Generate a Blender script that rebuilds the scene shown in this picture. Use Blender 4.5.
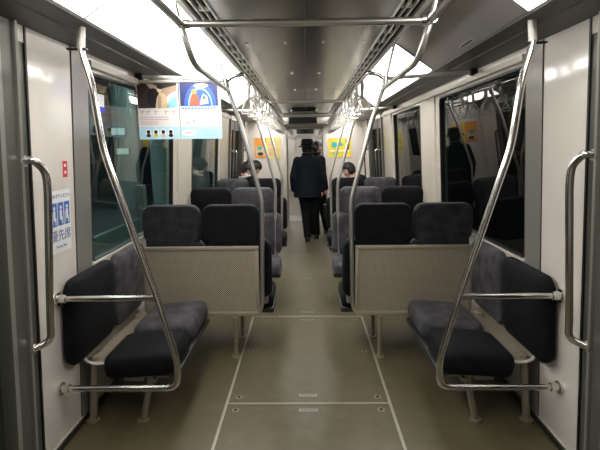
import bpy, bmesh, math, random
from mathutils import Vector, Matrix, Quaternion
random.seed(7)
PI = math.pi
S = bpy.context.scene
C = S.collection
for o in list(bpy.data.objects): bpy.data.objects.remove(o)

# ------------------------------------------------------------------ camera
cam = bpy.data.cameras.new('camera'); cam.sensor_width = 36; cam.sensor_fit = 'HORIZONTAL'
cam.lens = 450/600*36; cam.clip_start = .02
co = bpy.data.objects.new('camera', cam); C.objects.link(co)
X_ = Vector((0.99985175, 0.00872557, 0.01484379)); Y_ = Vector((0.01313631, 0.17077199, -0.985223)); Z_ = Vector((-0.01113154, 0.98527194, 0.17063205))
R3 = Matrix((X_, Y_, Z_)).to_4x4()
co.matrix_world = Matrix.Translation((0, 0, 1.55)) @ R3
S.camera = co
# ------------------------------------------------------------------ world, exposure
w = bpy.data.worlds.new('world'); S.world = w; w.use_nodes = True
w.node_tree.nodes['Background'].inputs[0].default_value = (.01, .014, .016, 1)
w.node_tree.nodes['Background'].inputs[1].default_value = .3
S.view_settings.view_transform = 'Standard'; S.view_settings.look = 'None'
S.view_settings.gamma = 1; S.view_settings.use_curve_mapping = False
S.view_settings.exposure = 0.38
PANEL_STRENGTH = 10.0       # the luminous covers along both sides of the ceiling
STATION_STRENGTH = 24.0     # tube lights over the platform outside

# ------------------------------------------------------------------ materials
MATS = {}
def mat(name, col, rough=.5, metal=0, noise=0, nscale=30, bump=0, bscale=200, sheen=0, coat=0, spec=.5, stretch=None, rnoise=0):
    m = bpy.data.materials.new(name); m.use_nodes = True; nt = m.node_tree; N = nt.nodes; L = nt.links
    b = N['Principled BSDF']
    b.inputs['Base Color'].default_value = (*col, 1); b.inputs['Roughness'].default_value = rough
    b.inputs['Metallic'].default_value = metal
    b.inputs['Specular IOR Level'].default_value = spec
    if sheen: b.inputs['Sheen Weight'].default_value = sheen; b.inputs['Sheen Roughness'].default_value = .4
    if coat: b.inputs['Coat Weight'].default_value = coat; b.inputs['Coat Roughness'].default_value = .08
    tc = N.new('ShaderNodeTexCoord'); src = tc.outputs['Object']
    if stretch:
        mp = N.new('ShaderNodeMapping'); mp.inputs['Scale'].default_value = stretch
        L.new(src, mp.inputs[0]); src = mp.outputs[0]
    n = N.new('ShaderNodeTexNoise'); n.inputs['Scale'].default_value = nscale; n.inputs['Detail'].default_value = 5
    L.new(src, n.inputs['Vector'])
    if noise:
        r = N.new('ShaderNodeMapRange'); r.inputs[1].default_value = .3; r.inputs[2].default_value = .7
        r.inputs[3].default_value = 1-noise; r.inputs[4].default_value = 1+noise
        L.new(n.outputs['Fac'], r.inputs[0])
        mx = N.new('ShaderNodeVectorMath'); mx.operation = 'SCALE'; mx.inputs[0].default_value = col
        L.new(r.outputs[0], mx.inputs['Scale']); L.new(mx.outputs[0], b.inputs['Base Color'])
    if rnoise:
        r = N.new('ShaderNodeMapRange'); r.inputs[1].default_value = .3; r.inputs[2].default_value = .7
        r.inputs[3].default_value = max(.02, rough-rnoise); r.inputs[4].default_value = rough+rnoise
        L.new(n.outputs['Fac'], r.inputs[0]); L.new(r.outputs[0], b.inputs['Roughness'])
    if bump:
        n2 = N.new('ShaderNodeTexNoise'); n2.inputs['Scale'].default_value = bscale; n2.inputs['Detail'].default_value = 3
        L.new(src, n2.inputs['Vector'])
        bp = N.new('ShaderNodeBump'); bp.inputs['Strength'].default_value = bump; bp.inputs['Distance'].default_value = .003
        L.new(n2.outputs['Fac'], bp.inputs['Height']); L.new(bp.outputs[0], b.inputs['Normal'])
    MATS[name] = m
    return m
def emis(name, col, st):
    m = mat(name, (.8, .8, .8), .5); b = m.node_tree.nodes['Principled BSDF']
    b.inputs['Emission Color'].default_value = (*col, 1); b.inputs['Emission Strength'].default_value = st
    return m
M_wall = mat('white_melamine_panel', (.72, .66, .60), .2, noise=.02, nscale=3, coat=.7)
M_pillar = mat('warm_white_pillar_panel', (.56, .51, .44), .25, noise=.03, nscale=3)
M_grey = mat('grey_painted_post', (.28, .27, .245), .3, metal=.35, noise=.04, nscale=4)
M_cornice = mat('dark_grey_cornice', (.12, .12, .115), .35, noise=.05, nscale=4)
M_col = mat('greenish_grey_door_column', (.115, .115, .098), .28, metal=.3, noise=.06, nscale=3)
M_colL = mat('pale_edge_of_door_column', (.27, .26, .23), .3, metal=.3)
M_chrome = mat('polished_stainless_tube', (.66, .64, .60), .17, metal=1)
M_tube = mat('satin_stainless_tube', (.66, .64, .60), .36, metal=1)
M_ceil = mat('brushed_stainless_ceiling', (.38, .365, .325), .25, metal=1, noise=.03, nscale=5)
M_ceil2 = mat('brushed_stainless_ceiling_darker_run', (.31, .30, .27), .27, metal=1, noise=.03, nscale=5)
M_alu = mat('pale_aluminium_extrusion', (.66, .64, .58), .35, metal=.35)
M_slotrail = mat('white_enamelled_slot_rail', (.85, .83, .78), .35)  # aluminium rails whitened in base colour to look lit
M_doorleaf = mat('dark_door_leaf', (.03, .03, .03), .35)
M_black = mat('black_gasket', (.008, .008, .008), .4)
M_slot = mat('black_slot', (.004, .004, .004), .8)
M_floor = mat('speckled_olive_vinyl_floor', (.078, .064, .033), .36, noise=.14, nscale=9, bump=.04, bscale=500, spec=.7)
M_hatch = mat('speckled_olive_vinyl_hatch', (.088, .073, .040), .34, noise=.14, nscale=11, bump=.04, bscale=500, spec=.7)
M_strip = mat('steel_floor_strip', (.36, .34, .28), .35, metal=.4)
M_fblack = mat('black_moquette', (.0024, .0025, .0036), .8, noise=.75, nscale=13, sheen=.012, bump=.4, bscale=400, spec=.18)
M_fgrey = mat('charcoal_grey_moquette', (.015, .0145, .018), .8, noise=.6, nscale=14, sheen=.02, bump=.4, bscale=400, spec=.25)
M_ftaupe = mat('taupe_grey_moquette', (.046, .043, .047), .8, noise=.55, nscale=12, bump=.4, bscale=400, spec=.25, sheen=.05)
M_shell = mat('dark_seat_shell', (.015, .015, .016), .45)
M_beige = mat('beige_seat_frame', (.33, .285, .22), .4, metal=.4)
M_leg = mat('beige_enamelled_leg', (.27, .23, .17), .32, metal=.45)
M_under = mat('zinc_bracket', (.35, .34, .31), .35, metal=.8)
M_ring = mat('ivory_plastic_ring', (.50, .48, .43), .3)
M_belt = mat('pale_strap_webbing', (.30, .29, .26), .7)
M_white = mat('white_label_film', (.78, .78, .78), .35)
M_lightcover = emis('luminous_ceiling_cover', (1, .985, .95), PANEL_STRENGTH)
M_lightcover2 = emis('luminous_ceiling_cover_next_car', (1, .985, .95), 3.5)
M_unlit = mat('unlit_ceiling_cover', (.36, .345, .325), .35, noise=.03, nscale=3)
M_rubber = mat('dark_skirting', (.02, .02, .018), .4)
M_sign = mat('black_display_glass', (.006, .006, .007), .2)
M_red = mat('red_label', (.6, .03, .04), .4)
M_blue = mat('blue_print', (.05, .14, .42), .4)
M_blue2 = mat('violet_blue_print', (.05, .05, .75), .4)
M_navytext = mat('dark_blue_print', (.08, .12, .28), .5)
M_skin = mat('skin', (.50, .27, .19), .5, noise=.05, nscale=20)
M_pinkskin = mat('light_skin', (.58, .34, .26), .5, noise=.05, nscale=20)
M_hair = mat('black_hair', (.010, .009, .009), .45, noise=.3, nscale=90, bump=.4, bscale=160)
M_coat = mat('dark_navy_wool', (.006, .008, .013), .8, noise=.2, nscale=40, spec=.15)
M_cloth = mat('black_cloth', (.008, .008, .009), .8, noise=.2, nscale=40, spec=.15)
M_trous = mat('black_trouser_cloth', (.004, .004, .0045), .8, noise=.2, nscale=40, spec=.15)
M_shoe = mat('black_shoe_leather', (.008, .008, .008), .3)
M_mask = mat('white_mask_cloth', (.75, .76, .78), .7)
M_collar = mat('beige_collar', (.42, .38, .32), .8)
M_pinkcl = mat('pink_knit', (.50, .22, .20), .8)
M_leather = mat('black_bag_leather', (.008, .008, .009), .35)

def perforated(name, col, pitch, r, axes):
    """beige sheet metal with a staggered grid of small dark holes"""
    m = mat(name, col, .4, metal=.35); nt = m.node_tree; N = nt.nodes; L = nt.links; b = N['Principled BSDF']
    tc = N.new('ShaderNodeTexCoord'); sp = N.new('ShaderNodeSeparateXYZ'); L.new(tc.outputs['Object'], sp.inputs[0])
    def mth(op, a, bb=None, c=None):
        n = N.new('ShaderNodeMath'); n.operation = op
        for i, v in enumerate((a, bb, c)):
            if v is None: continue
            if isinstance(v, (int, float)): n.inputs[i].default_value = v
            else: L.new(v, n.inputs[i])
        return n.outputs[0]
    u = mth('DIVIDE', sp.outputs[axes[0]], pitch); v = mth('DIVIDE', sp.outputs[axes[1]], pitch)
    def dots(du, dv):
        a = mth('SUBTRACT', mth('FRACT', mth('ADD', u, du+100)), .5); c = mth('SUBTRACT', mth('FRACT', mth('ADD', v, dv+100)), .5)
        d = mth('SQRT', mth('ADD', mth('MULTIPLY', a, a), mth('MULTIPLY', c, c)))
        return mth('LESS_THAN', d, r/pitch)
    f = mth('MAXIMUM', dots(0, 0), dots(.5, .5))
    mx = N.new('ShaderNodeMix'); mx.data_type = 'RGBA'; L.new(f, mx.inputs[0])
    mx.inputs[6].default_value = (*col, 1); mx.inputs[7].default_value = (.07, .058, .042, 1)
    L.new(mx.outputs[2], b.inputs['Base Color'])
    mt = mth('MULTIPLY', mth('SUBTRACT', 1, f), .35); L.new(mt, b.inputs['Metallic'])
    return m
M_perf = perforated('perforated_beige_panel', (.47, .40, .30), .0165, .0040, (0, 2))
M_perf2 = perforated('perforated_beige_tray', (.36, .31, .235), .016, .0048, (1, 0))

def glass(name, tint, refl=1.0):
    m = bpy.data.materials.new(name); m.use_nodes = True; nt = m.node_tree; N = nt.nodes; L = nt.links
    N.remove(N['Principled BSDF']); out = N['Material Output']
    tr = N.new('ShaderNodeBsdfTransparent'); tr.inputs[0].default_value = (*tint, 1)
    gl = N.new('ShaderNodeBsdfGlossy'); gl.inputs['Roughness'].default_value = .01; gl.inputs[0].default_value = (refl, refl, refl, 1)
    fr = N.new('ShaderNodeFresnel')   # same reflectance from either side of the pane
    ge = N.new('ShaderNodeNewGeometry'); mi = N.new('ShaderNodeMix'); L.new(ge.outputs['Backfacing'], mi.inputs[0]); mi.inputs[2].default_value = 1.55; mi.inputs[3].default_value = 1/1.55
    L.new(mi.outputs[0], fr.inputs[0])
    mx = N.new('ShaderNodeMixShader'); L.new(fr.outputs[0], mx.inputs[0]); L.new(tr.outputs[0], mx.inputs[1]); L.new(gl.outputs[0], mx.inputs[2])
    L.new(mx.outputs[0], out.inputs[0]); return m
M_glassL = glass('green_tinted_window_glass', (.50, .66, .63))
M_glassR = glass('dark_tinted_window_glass', (.3, .38, .36), .62)

# ------------------------------------------------------------------ helpers
def obj(name, bm, m, parent=None, smooth=True, loc=None, angle=40):
    me = bpy.data.meshes.new(name)
    bmesh.ops.recalc_face_normals(bm, faces=bm.faces[:])
    bm.to_mesh(me); bm.free()
    if isinstance(m, (list, tuple)):
        for q in m: me.materials.append(q)
    else: me.materials.append(m)
    if smooth:
        for p in me.polygons: p.use_smooth = True
        try: me.set_sharp_from_angle(angle=math.radians(angle))
        except Exception: pass
    o = bpy.data.objects.new(name, me); C.objects.link(o)
    if parent is not None: o.parent = parent
    if loc is not None: o.location = loc
    return o
def tag(o, label, cat, group=None, kind=None):
    o['label'] = label; o['category'] = cat
    if group: o['group'] = group
    if kind: o['kind'] = kind
    return o
def thing(name, label, cat, loc=(0, 0, 0), group=None, rz=0):
    o = bpy.data.objects.new(name, None); C.objects.link(o); o.location = loc; o.rotation_euler = (0, 0, rz)
    o.empty_display_size = .1
    return tag(o, label, cat, group)
def struct(name, bm, m, parent=None, smooth=True):
    o = obj(name, bm, m, parent, smooth)
    if parent is None: o['kind'] = 'structure'
    return o
def box(bm, x0, x1, y0, y1, z0, z1, bev=0, seg=2, mi=0, mtx=None):
    b2 = bmesh.new(); bmesh.ops.create_cube(b2, size=1)
    for v in b2.verts:
        v.co = Vector(((x0+x1)/2+v.co.x*(x1-x0), (y0+y1)/2+v.co.y*(y1-y0), (z0+z1)/2+v.co.z*(z1-z0)))
    if bev: bmesh.ops.bevel(b2, geom=b2.edges[:], offset=bev, segments=seg, profile=.5, affect='EDGES', clamp_overlap=True)
    return merge(bm, b2, mi, mtx)
def merge(bm, b2, mi=0, mtx=None):
    if mtx is not None: bmesh.ops.transform(b2, matrix=mtx, verts=b2.verts[:])
    for f in b2.faces: f.material_index = mi
    me = bpy.data.meshes.new('t'); b2.to_mesh(me); b2.free(); bm.from_mesh(me); bpy.data.meshes.remove(me)
    return bm
def B(*a, **k): return box(bmesh.new(), *a, **k)
def WX(z): return 1.30-.065*z
def wbox(bm, side, y0, y1, z0, z1, i0, i1, mi=0):
    """box that follows the leaning side wall; i0/i1 = distance inboard of the wall face"""
    vs = []
    for y in (y0, y1):
        for z in (z0, z1):
            for i in (i0, i1): vs.append(bm.verts.new((side*(WX(z)-i), y, z)))
    for a in ((0, 1, 3, 2), (4, 6, 7, 5), (0, 4, 5, 1), (2, 3, 7, 6), (0, 2, 6, 4), (1, 5, 7, 3)):
        f = bm.faces.new([vs[k] for k in a]); f.material_index = mi
    return bm
def fillet(pts, r):
    pts = [Vector(p) for p in pts]; out = [pts[0]]
    for i in range(1, len(pts)-1):
        a, b, c = pts[i-1], pts[i], pts[i+1]; d1 = (a-b); d2 = (c-b)
        rr = min(r, d1.length*.45, d2.length*.45)
        p, q = b+d1.normalized()*rr, b+d2.normalized()*rr
        for k in range(7):
            t = k/6; out.append(p*(1-t)**2+b*2*t*(1-t)+q*t*t)
    out.append(pts[-1]); return out
def tube(bm, pts, r, fil=0, seg=14, radii=None, mi=0, ry=None):
    pts = fillet(pts, fil) if fil else [Vector(p) for p in pts]
    n = len(pts); t0 = (pts[1]-pts[0]).normalized()
    u = t0.orthogonal().normalized()
    if abs(t0.z) < .9: u = (Vector((0, 0, 1))-t0*t0.z).normalized()
    rings = []; prev = t0
    for i, p in enumerate(pts):
        t = (pts[min(i+1, n-1)]-pts[max(i-1, 0)]).normalized()
        u = prev.rotation_difference(t) @ u; u = (u-t*u.dot(t)).normalized(); prev = t; v = t.cross(u)
        rr = radii[i] if radii else r
        rings.append([bm.verts.new(p+(u*math.cos(2*PI*k/seg)+v*math.sin(2*PI*k/seg))*rr) for k in range(seg)])
    for a, b in zip(rings, rings[1:]):
        for k in range(seg): f = bm.faces.new((a[k], a[(k+1) % seg], b[(k+1) % seg], b[k])); f.material_index = mi
    bm.faces.new(rings[0][::-1]).material_index = mi; bm.faces.new(rings[-1]).material_index = mi
    return bm
def cyl(bm, c, r, h, axis='Z', seg=20, r2=None, mi=0):
    d = {'X': Vector((1, 0, 0)), 'Y': Vector((0, 1, 0)), 'Z': Vector((0, 0, 1))}[axis] if isinstance(axis, str) else Vector(axis).normalized()
    c = Vector(c); return tube(bm, [c-d*h/2, c+d*h/2], r, seg=seg, radii=[r, r if r2 is None else r2], mi=mi)
def loft(bm, rings, seg=24, mi=0):
    """rings: (z, rx, ry, cx, cy)"""
    rr = []
    for z, rx, ry, cx, cy in rings:
        rr.append([bm.verts.new((cx+rx*math.cos(2*PI*k/seg), cy+ry*math.sin(2*PI*k/seg), z)) for k in range(seg)])
    for a, b in zip(rr, rr[1:]):
        for k in range(seg): bm.faces.new((a[k], a[(k+1) % seg], b[(k+1) % seg], b[k])).material_index = mi
    bm.faces.new(rr[0][::-1]); bm.faces.new(rr[-1]); return bm
def rrect(w, h, r, n=6):
    """rounded rectangle outline, centred"""
    out = []
    for cx, cy, a0 in ((w/2-r, h/2-r, 0), (-w/2+r, h/2-r, 90), (-w/2+r, -h/2+r, 180), (w/2-r, -h/2+r, 270)):
        for k in range(n+1):
            a = math.radians(a0+90*k/n); out.append((cx+r*math.cos(a), cy+r*math.sin(a)))
    return out
def pad(bm, w, h, t, r, mtx, puff=.012, mi=0):
    """upholstered pad: rounded outline in XZ, rounded rims, thickness t along Y (0..-t is the sitting face)"""
    layers = [(0, .0), (.0, .9), (.25*t, 1.0), (.6*t, 1.0), (.85*t, .965), (t, .87)]
    o = rrect(w, h, r); rings = []
    b2 = bmesh.new()
    layers = [(0, .94), (.12*t, .985), (.3*t, 1), (.65*t, 1), (.85*t, .975), (.97*t, .92), (t+puff*.5, .8), (t+puff, .45)]
    for d, s in layers:
        off = (1-s)*min(w, h)/2
        sx = (w-2*off)/w; sz = (h-2*off)/h
        rings.append([b2.verts.new((x*sx, -d, z*sz)) for x, z in o])
    n = len(o)
    for a, b in zip(rings, rings[1:]):
        for k in range(n): b2.faces.new((a[k], a[(k+1) % n], b[(k+1) % n], b[k]))
    b2.faces.new(rings[0][::-1]); b2.faces.new(rings[-1])
    return merge(bm, b2, mi, mtx)
def T(x, y, z): return Matrix.Translation((x, y, z))
def Rx(a): return Matrix.Rotation(a, 4, 'X')
def Ry(a): return Matrix.Rotation(a, 4, 'Y')
def Rz(a): return Matrix.Rotation(a, 4, 'Z')
def bracket(bm, c, d, r=.026):
    """round wall flange with collar at point c, tube leaving along d"""
    d = Vector(d).normalized(); c = Vector(c)
    tube(bm, [c, c+d*.012], r*1.25, seg=18); tube(bm, [c+d*.01, c+d*.05], r*.85, seg=18)
    u = d.orthogonal().normalized()
    for s in (-1, 1): tube(bm, [c+u*s*r*.9+d*.01, c+u*s*r*.9+d*.018], .005, seg=8)
    return bm
def copy_tree(o, parent=None):
    c = o.copy(); C.objects.link(c)
    if parent is not None: c.parent = parent
    for ch in list(o.children): copy_tree(ch, c)
    return c
def text(name, body, size, m, mtx, parent=None, extr=.0004, sx=1):
    cu = bpy.data.curves.new('txt', 'FONT'); cu.body = body; cu.size = size; cu.extrude = extr; cu.resolution_u = 3
    cu.align_x = 'CENTER'; cu.align_y = 'CENTER'
    to = bpy.data.objects.new('txt', cu); C.objects.link(to)
    dg = bpy.context.evaluated_depsgraph_get(); me = bpy.data.meshes.new_from_object(to.evaluated_get(dg))
    bpy.data.objects.remove(to); me.name = name; me.materials.clear(); me.materials.append(m)
    me.transform(mtx @ Matrix.Diagonal((sx, 1, 1, 1)))
    o = bpy.data.objects.new(name, me); C.objects.link(o)
    if parent is not None: o.parent = parent
    return o

YB, YE = -1.7, 9.4          # rear bulkhead behind the camera, far end wall
# ------------------------------------------------------------------ shell
bm = B(-1.32, 1.32, YB, YE+.1, -.06, 0); struct('floor', bm, M_floor, smooth=False)
# central ceiling: two runs of brushed panels, seams every 1.25 m
bm = bmesh.new()
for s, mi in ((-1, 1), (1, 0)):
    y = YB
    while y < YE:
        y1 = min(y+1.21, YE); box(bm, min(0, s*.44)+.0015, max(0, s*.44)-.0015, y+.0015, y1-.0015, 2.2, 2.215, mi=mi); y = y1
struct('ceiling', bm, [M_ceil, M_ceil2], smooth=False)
bm = B(-1.2, 1.2, YB, YE+.1, 2.42, 2.46); struct('ceiling_roof', bm, M_cornice, smooth=False).name = 'ceiling.001'
# slots and rails either side of the ceiling panels
k = 0
for s in (-1, 1):
    bm = bmesh.new()
    def sb(a, b, z0, z1, mi=0): box(bm, min(s*a, s*b), max(s*a, s*b), YB, YE, z0, z1, mi=mi)
    [tube(bm, [(s*q, YB, 2.19), (s*q, YE, 2.19)], .0045, seg=10) for q in (.443, .4745, .5085)]; sb(.440, .447, 2.19, 2.225); sb(.447, .471, 2.205, 2.22, 1); sb(.471, .478, 2.19, 2.225); sb(.478, .505, 2.205, 2.22, 1); sb(.505, .513, 2.19, 2.225)  # round undersides added so the rails catch light from the opposite covers
    sb(.515, .545, 2.21, 2.22, 1); sb(.545, .572, 2.19, 2.3, 0); sb(.572, .60, 2.25, 2.3, 2)
    y = YB+.1
    while y < YE-.2:      # small bridges across the slots
        box(bm, min(s*.45, s*.50), max(s*.45, s*.50), y, y+.02, 2.187, 2.21, mi=0); y += .24
    k += 1; struct('trim_%d' % k, bm, [M_slotrail, M_slot, M_cornice], smooth=False)
# cornices
for s in (-1, 1):
    bm = bmesh.new()
    prof = [(.945, 2.115), (.955, 2.095), (1.045, 2.085), (1.05, 2.078), (1.17, 2.055), (1.20, 2.06), (1.20, 2.42), (.945, 2.42)]
    for y0, y1 in ((YB, 9.4),):
        a = [bm.verts.new((s*x, y0, z)) for x, z in prof]; b = [bm.verts.new((s*x, y1, z)) for x, z in prof]
        for i in range(len(prof)): bm.faces.new((a[i], a[(i+1) % 8], b[(i+1) % 8], b[i]))
        bm.faces.new(a); bm.faces.new(b[::-1])
    k += 1; struct('trim_%d' % k, bm, M_cornice, smooth=False)
# cove light covers, one thing per length of cover
seams = [-.85, .6, 2.05, 3.52, 4.97, 6.42, 7.87, 9.32]
names = ['behind the camera', 'over the near doorway', 'over the near bench', 'over the first pair of seats', 'over the second pair of seats', 'over the rear bench', 'nearest the end wall']
for s, sn in ((-1, 'left'), (1, 'right')):
    for i in range(7):
        y0, y1 = seams[i], seams[i+1]
        lit = i not in (0, 5) and (s < 0 or i != 2)
        bm = bmesh.new(); P = [(.948, 2.108), (.87, 2.165), (.79, 2.222), (.70, 2.285), (.60, 2.345)]
        n = len(P); P2 = P+[(x+.012, z+.016) for x, z in reversed(P)]
        a = [bm.verts.new((s*x, y0+.004, z)) for x, z in P2]; b = [bm.verts.new((s*x, y1-.004, z)) for x, z in P2]
        for q in range(len(P2)): bm.faces.new((a[q], a[(q+1) % len(P2)], b[(q+1) % len(P2)], b[q]))
        bm.faces.new(a); bm.faces.new(b[::-1])
        st = '%s sloping ceiling light cover on the %s %s' % ('glowing white' if lit else 'unlit grey', sn, names[i])
        lc = obj('ceiling_light_cover', bm, M_lightcover if lit else M_unlit)
        tag(lc, st, 'ceiling light' if lit else 'ceiling panel', 'ceiling light covers')
        # dark joint strip between covers
        bm = bmesh.new(); vs = []
        for y in (y1-.006, y1+.006):
            for x, z in ((.948, 2.104), (.60, 2.341), (.61, 2.36), (.96, 2.12)): vs.append(bm.verts.new((s*x, y, z)))
        for f in ((0, 1, 2, 3), (4, 7, 6, 5), (0, 4, 5, 1), (1, 5, 6, 2), (2, 6, 7, 3), (3, 7, 4, 0)): bm.faces.new([vs[q] for q in f])
        obj('joint_strip', bm, M_grey, lc, smooth=False)
        if s > 0 and i == 2:
            bm = bmesh.new(); d = Vector((-.078, 0, .057)).normalized()
            c0 = Vector((.932, 2.62, 2.1155)); nn = Vector((-.057, 0, -.078)).normalized()*.002
            def card(c0, ly, ld, off, mi):
                q = [c0, c0+Vector((0, ly, 0)), c0+Vector((0, ly, 0))+d*ld, c0+d*ld]
                lo = [bm.verts.new(p+nn*off) for p in q]; hi = [bm.verts.new(p+nn*(off+1)) for p in q]
                for f in (lo[::-1], hi, *[(lo[j], lo[(j+1) % 4], hi[(j+1) % 4], hi[j]) for j in range(4)]): bm.faces.new(f).material_index = mi
            card(c0, .20, .026, 0, 0)
            for j in range(6): card(c0+Vector((0, .012+j*.031, 0))+d*.006, .018, .014, 1, 1)
            obj('cover_label', bm, [M_white, M_black], lc, smooth=False)

# side walls following the lean
def side_wall(s, name):
    bm = bmesh.new()
    def w(y0, y1, z0, z1): wbox(bm, s, y0, y1, z0, z1, 0, -.06)
    w(1.965, 2.335, 0, 2.07)              # white panel beside the doorway
    w(2.335, 7.05, 0, .90)
    w(2.335, 7.05, 1.968, 2.07)
    w(8.75, YE, 0, 2.07)
    w(YB, .28, 0, 2.07)
    w(.28, 1.965, 1.99, 2.07); w(7.05, 8.75, 1.99, 2.07)
    struct(name, bm, M_wall, smooth=False)
side_wall(-1, 'wall_left'); side_wall(1, 'wall_right')
WIN = [(2.5, 4.10), (4.78, 6.20)]
wn = 0
for s in (-1, 1):
    bm = bmesh.new()
    for y0, y1 in ((4.10, 4.78), (6.20, 7.05)): wbox(bm, s, y0, y1, .9, 1.968, 0, -.06)
    # narrow relief strip down each pillar
    for y0, y1 in ((4.22, 4.66), (6.32, 6.9)): wbox(bm, s, y0, y1, .9, 2.0, .012, 0)
    k += 1; struct('trim_%d' % k, bm, M_pillar, smooth=False)
    bm = bmesh.new(); wbox(bm, s, 2.335, 2.5, 0.0, 2.065, .006, -.05)
    k += 1; struct('trim_%d' % k, bm, M_grey, smooth=False)
    bm = bmesh.new(); wbox(bm, s, 2.331, 2.337, 0, 2.065, .003, 0)    # dark joint
    wbox(bm, s, 1.958, 1.97, 0, 2.06, .004, -.02)
    k += 1; struct('trim_%d' % k, bm, M_black, smooth=False)
    # sill and head rail
    bm = bmesh.new(); wbox(bm, s, 2.5, 6.2, .865, .905, .018, 0); wbox(bm, s, 2.5, 7.05, 1.985, 2.02, .028, 0)
    k += 1; struct('trim_%d' % k, bm, M_pillar, smooth=False)
    for y0, y1 in WIN:
        wn += 1
        yc, zc = (y0+y1)/2, (.9+1.968)/2
        bm = bmesh.new(); o = rrect(y1-y0, 1.068, .06)
        a = [bm.verts.new((s*(WX(zc+z)+.02), yc+y, zc+z)) for y, z in o]; bm.faces.new(a)
        # thin pane with real thickness only at its rim keeps the reflections single
        struct('window_%d' % wn, bm, M_glassL if s < 0 else M_glassR, smooth=False)
        wo = bpy.data.objects['window_%d' % wn]
        bm = bmesh.new(); o2 = rrect(y1-y0-.03, 1.038, .05); n = len(o)
        def ring(oo, i): return [bm.verts.new((s*(WX(zc+z)-i), yc+y, zc+z)) for y, z in oo]
        L_ = [ring(o, -.03), ring(o, .004), ring(o2, .004), ring(o2, -.03)]
        for q in range(4):
            A_, B_ = L_[q], L_[(q+1) % 4]
            for j in range(n): bm.faces.new((A_[j], A_[(j+1) % n], B_[(j+1) % n], B_[j]))
        obj('window_gasket', bm, M_black, wo)
        # filler in the four corners outside the rounded pane
        bm = bmesh.new(); o3 = rrect(y1-y0+.001, 1.07, .001)
        A_, B_ = ring(o3, -.001), ring(o, -.001)
        for j in range(n): bm.faces.new((A_[j], A_[(j+1) % n], B_[(j+1) % n], B_[j]))
        obj('window_surround', bm, M_pillar, wo, smooth=False)
# skirting
for s, nm in ((-1, 'left'), (1, 'right')):
    bm = bmesh.new(); wbox(bm, s, 1.97, 7.05, 0, .035, .012, 0, 0); wbox(bm, s, 1.97, 7.05, .035, .045, .006, 0, 1)
    struct('baseboard_%s' % nm, bm, [M_rubber, M_pillar], smooth=False)
# door columns and doors
dn = 0
for s in (-1, 1):
    for (a0, a1, flip) in ((1.765, 1.965, 1), (.28, .48, -1), (7.05, 7.25, -1), (8.55, 8.75, 1)):
        bm = bmesh.new()
        w_ = a1-a0
        # rounded grey column: shallow convex profile in plan, plus a pale edge on the door side
        pr = [(0, -.05), (0, .0), (.004, .008), (.032, .008), (.034, .004), (.108, .004), (.113, .016), (.122, .021), (.130, .016), (.135, -.002), (w_, -.004), (w_, -.05)]
        if flip < 0: pr = [(w_-a, b) for a, b in pr]
        A_ = [bm.verts.new((s*(WX(0)-b), a0+a, 0)) for a, b in pr]; B_ = [bm.verts.new((s*(WX(2.065)-b), a0+a, 2.065)) for a, b in pr]
        for j in range(len(pr)-1):
            f = bm.faces.new((A_[j], A_[j+1], B_[j+1], B_[j])); f.material_index = 1 if j in (2, 6, 7) else 0
        bm.faces.new(A_); bm.faces.new(B_)
        k += 1; struct('trim_%d' % k, bm, [M_col, M_colL], smooth=True)
    for y0, y1 in ((.48, 1.765), (7.25, 8.55)):
        dn += 1; ym = (y0+y1)/2
        bm = bmesh.new()
        for a, b in ((y0, ym-.004), (ym+.004, y1)):
            wbox(bm, s, a, b, .0, .35, -.05, -.09); wbox(bm, s, a, b, 1.85, 1.99, -.05, -.09)
            wbox(bm, s, a, a+.07, .35, 1.85, -.05, -.09); wbox(bm, s, b-.07, b, .35, 1.85, -.05, -.09)
        d = struct('door_%d' % dn, bm, M_doorleaf, smooth=False)
        bm = bmesh.new()
        for a, b in ((y0+.07, ym-.074), (ym+.074, y1-.07)): wbox(bm, s, a, b, .35, 1.85, -.065, -.07)
        obj('door_glass', bm, M_glassR if s > 0 else M_glassL, d, smooth=False)
        bm = bmesh.new(); wbox(bm, s, ym-.006, ym+.006, 0, 1.99, -.045, -.09); obj('door_seal', bm, M_black, d, smooth=False)
    # sill plates in the doorways
    bm = bmesh.new()
    for y0, y1 in ((.48, 1.765), (7.25, 8.55)): box(bm, min(s*1.22, s*1.40), max(s*1.22, s*1.40), y0, y1, -.02, .006)
    k += 1; struct('trim_%d' % k, bm, M_strip, smooth=False)
# rear bulkhead behind the camera
bm = B(-1.3, 1.3, YB-.06, YB, 0, 2.42); struct('wall_back', bm, M_wall, smooth=False)
# end wall with the gangway opening
DX0, DX1 = -.40, .35
bm = bmesh.new()
box(bm, -1.32, DX0, YE, YE+.08, 0, 2.2); box(bm, DX1, 1.32, YE, YE+.08, 0, 2.2); box(bm, DX0, DX1, YE, YE+.08, 1.95, 2.2); box(bm, -1.2, 1.2, YE, YE+.08, 2.2, 2.42)
struct('wall_end', bm, M_wall, smooth=False)
bm = bmesh.new()
for a, b in ((DX0-.10, DX0), (DX1, DX1+.10)): box(bm, a, b, YE-.05, YE+.1, 0, 1.95, .008)
box(bm, DX0-.10, DX1+.10, YE-.05, YE+.1, 1.95, 2.0, .008)
k += 1; struct('trim_%d' % k, bm, M_pillar)
bm = B(-.62, .62, YE-.3, YE, 2.0, 2.19, .01); k += 1; struct('trim_%d' % k, bm, M_alu)
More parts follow.
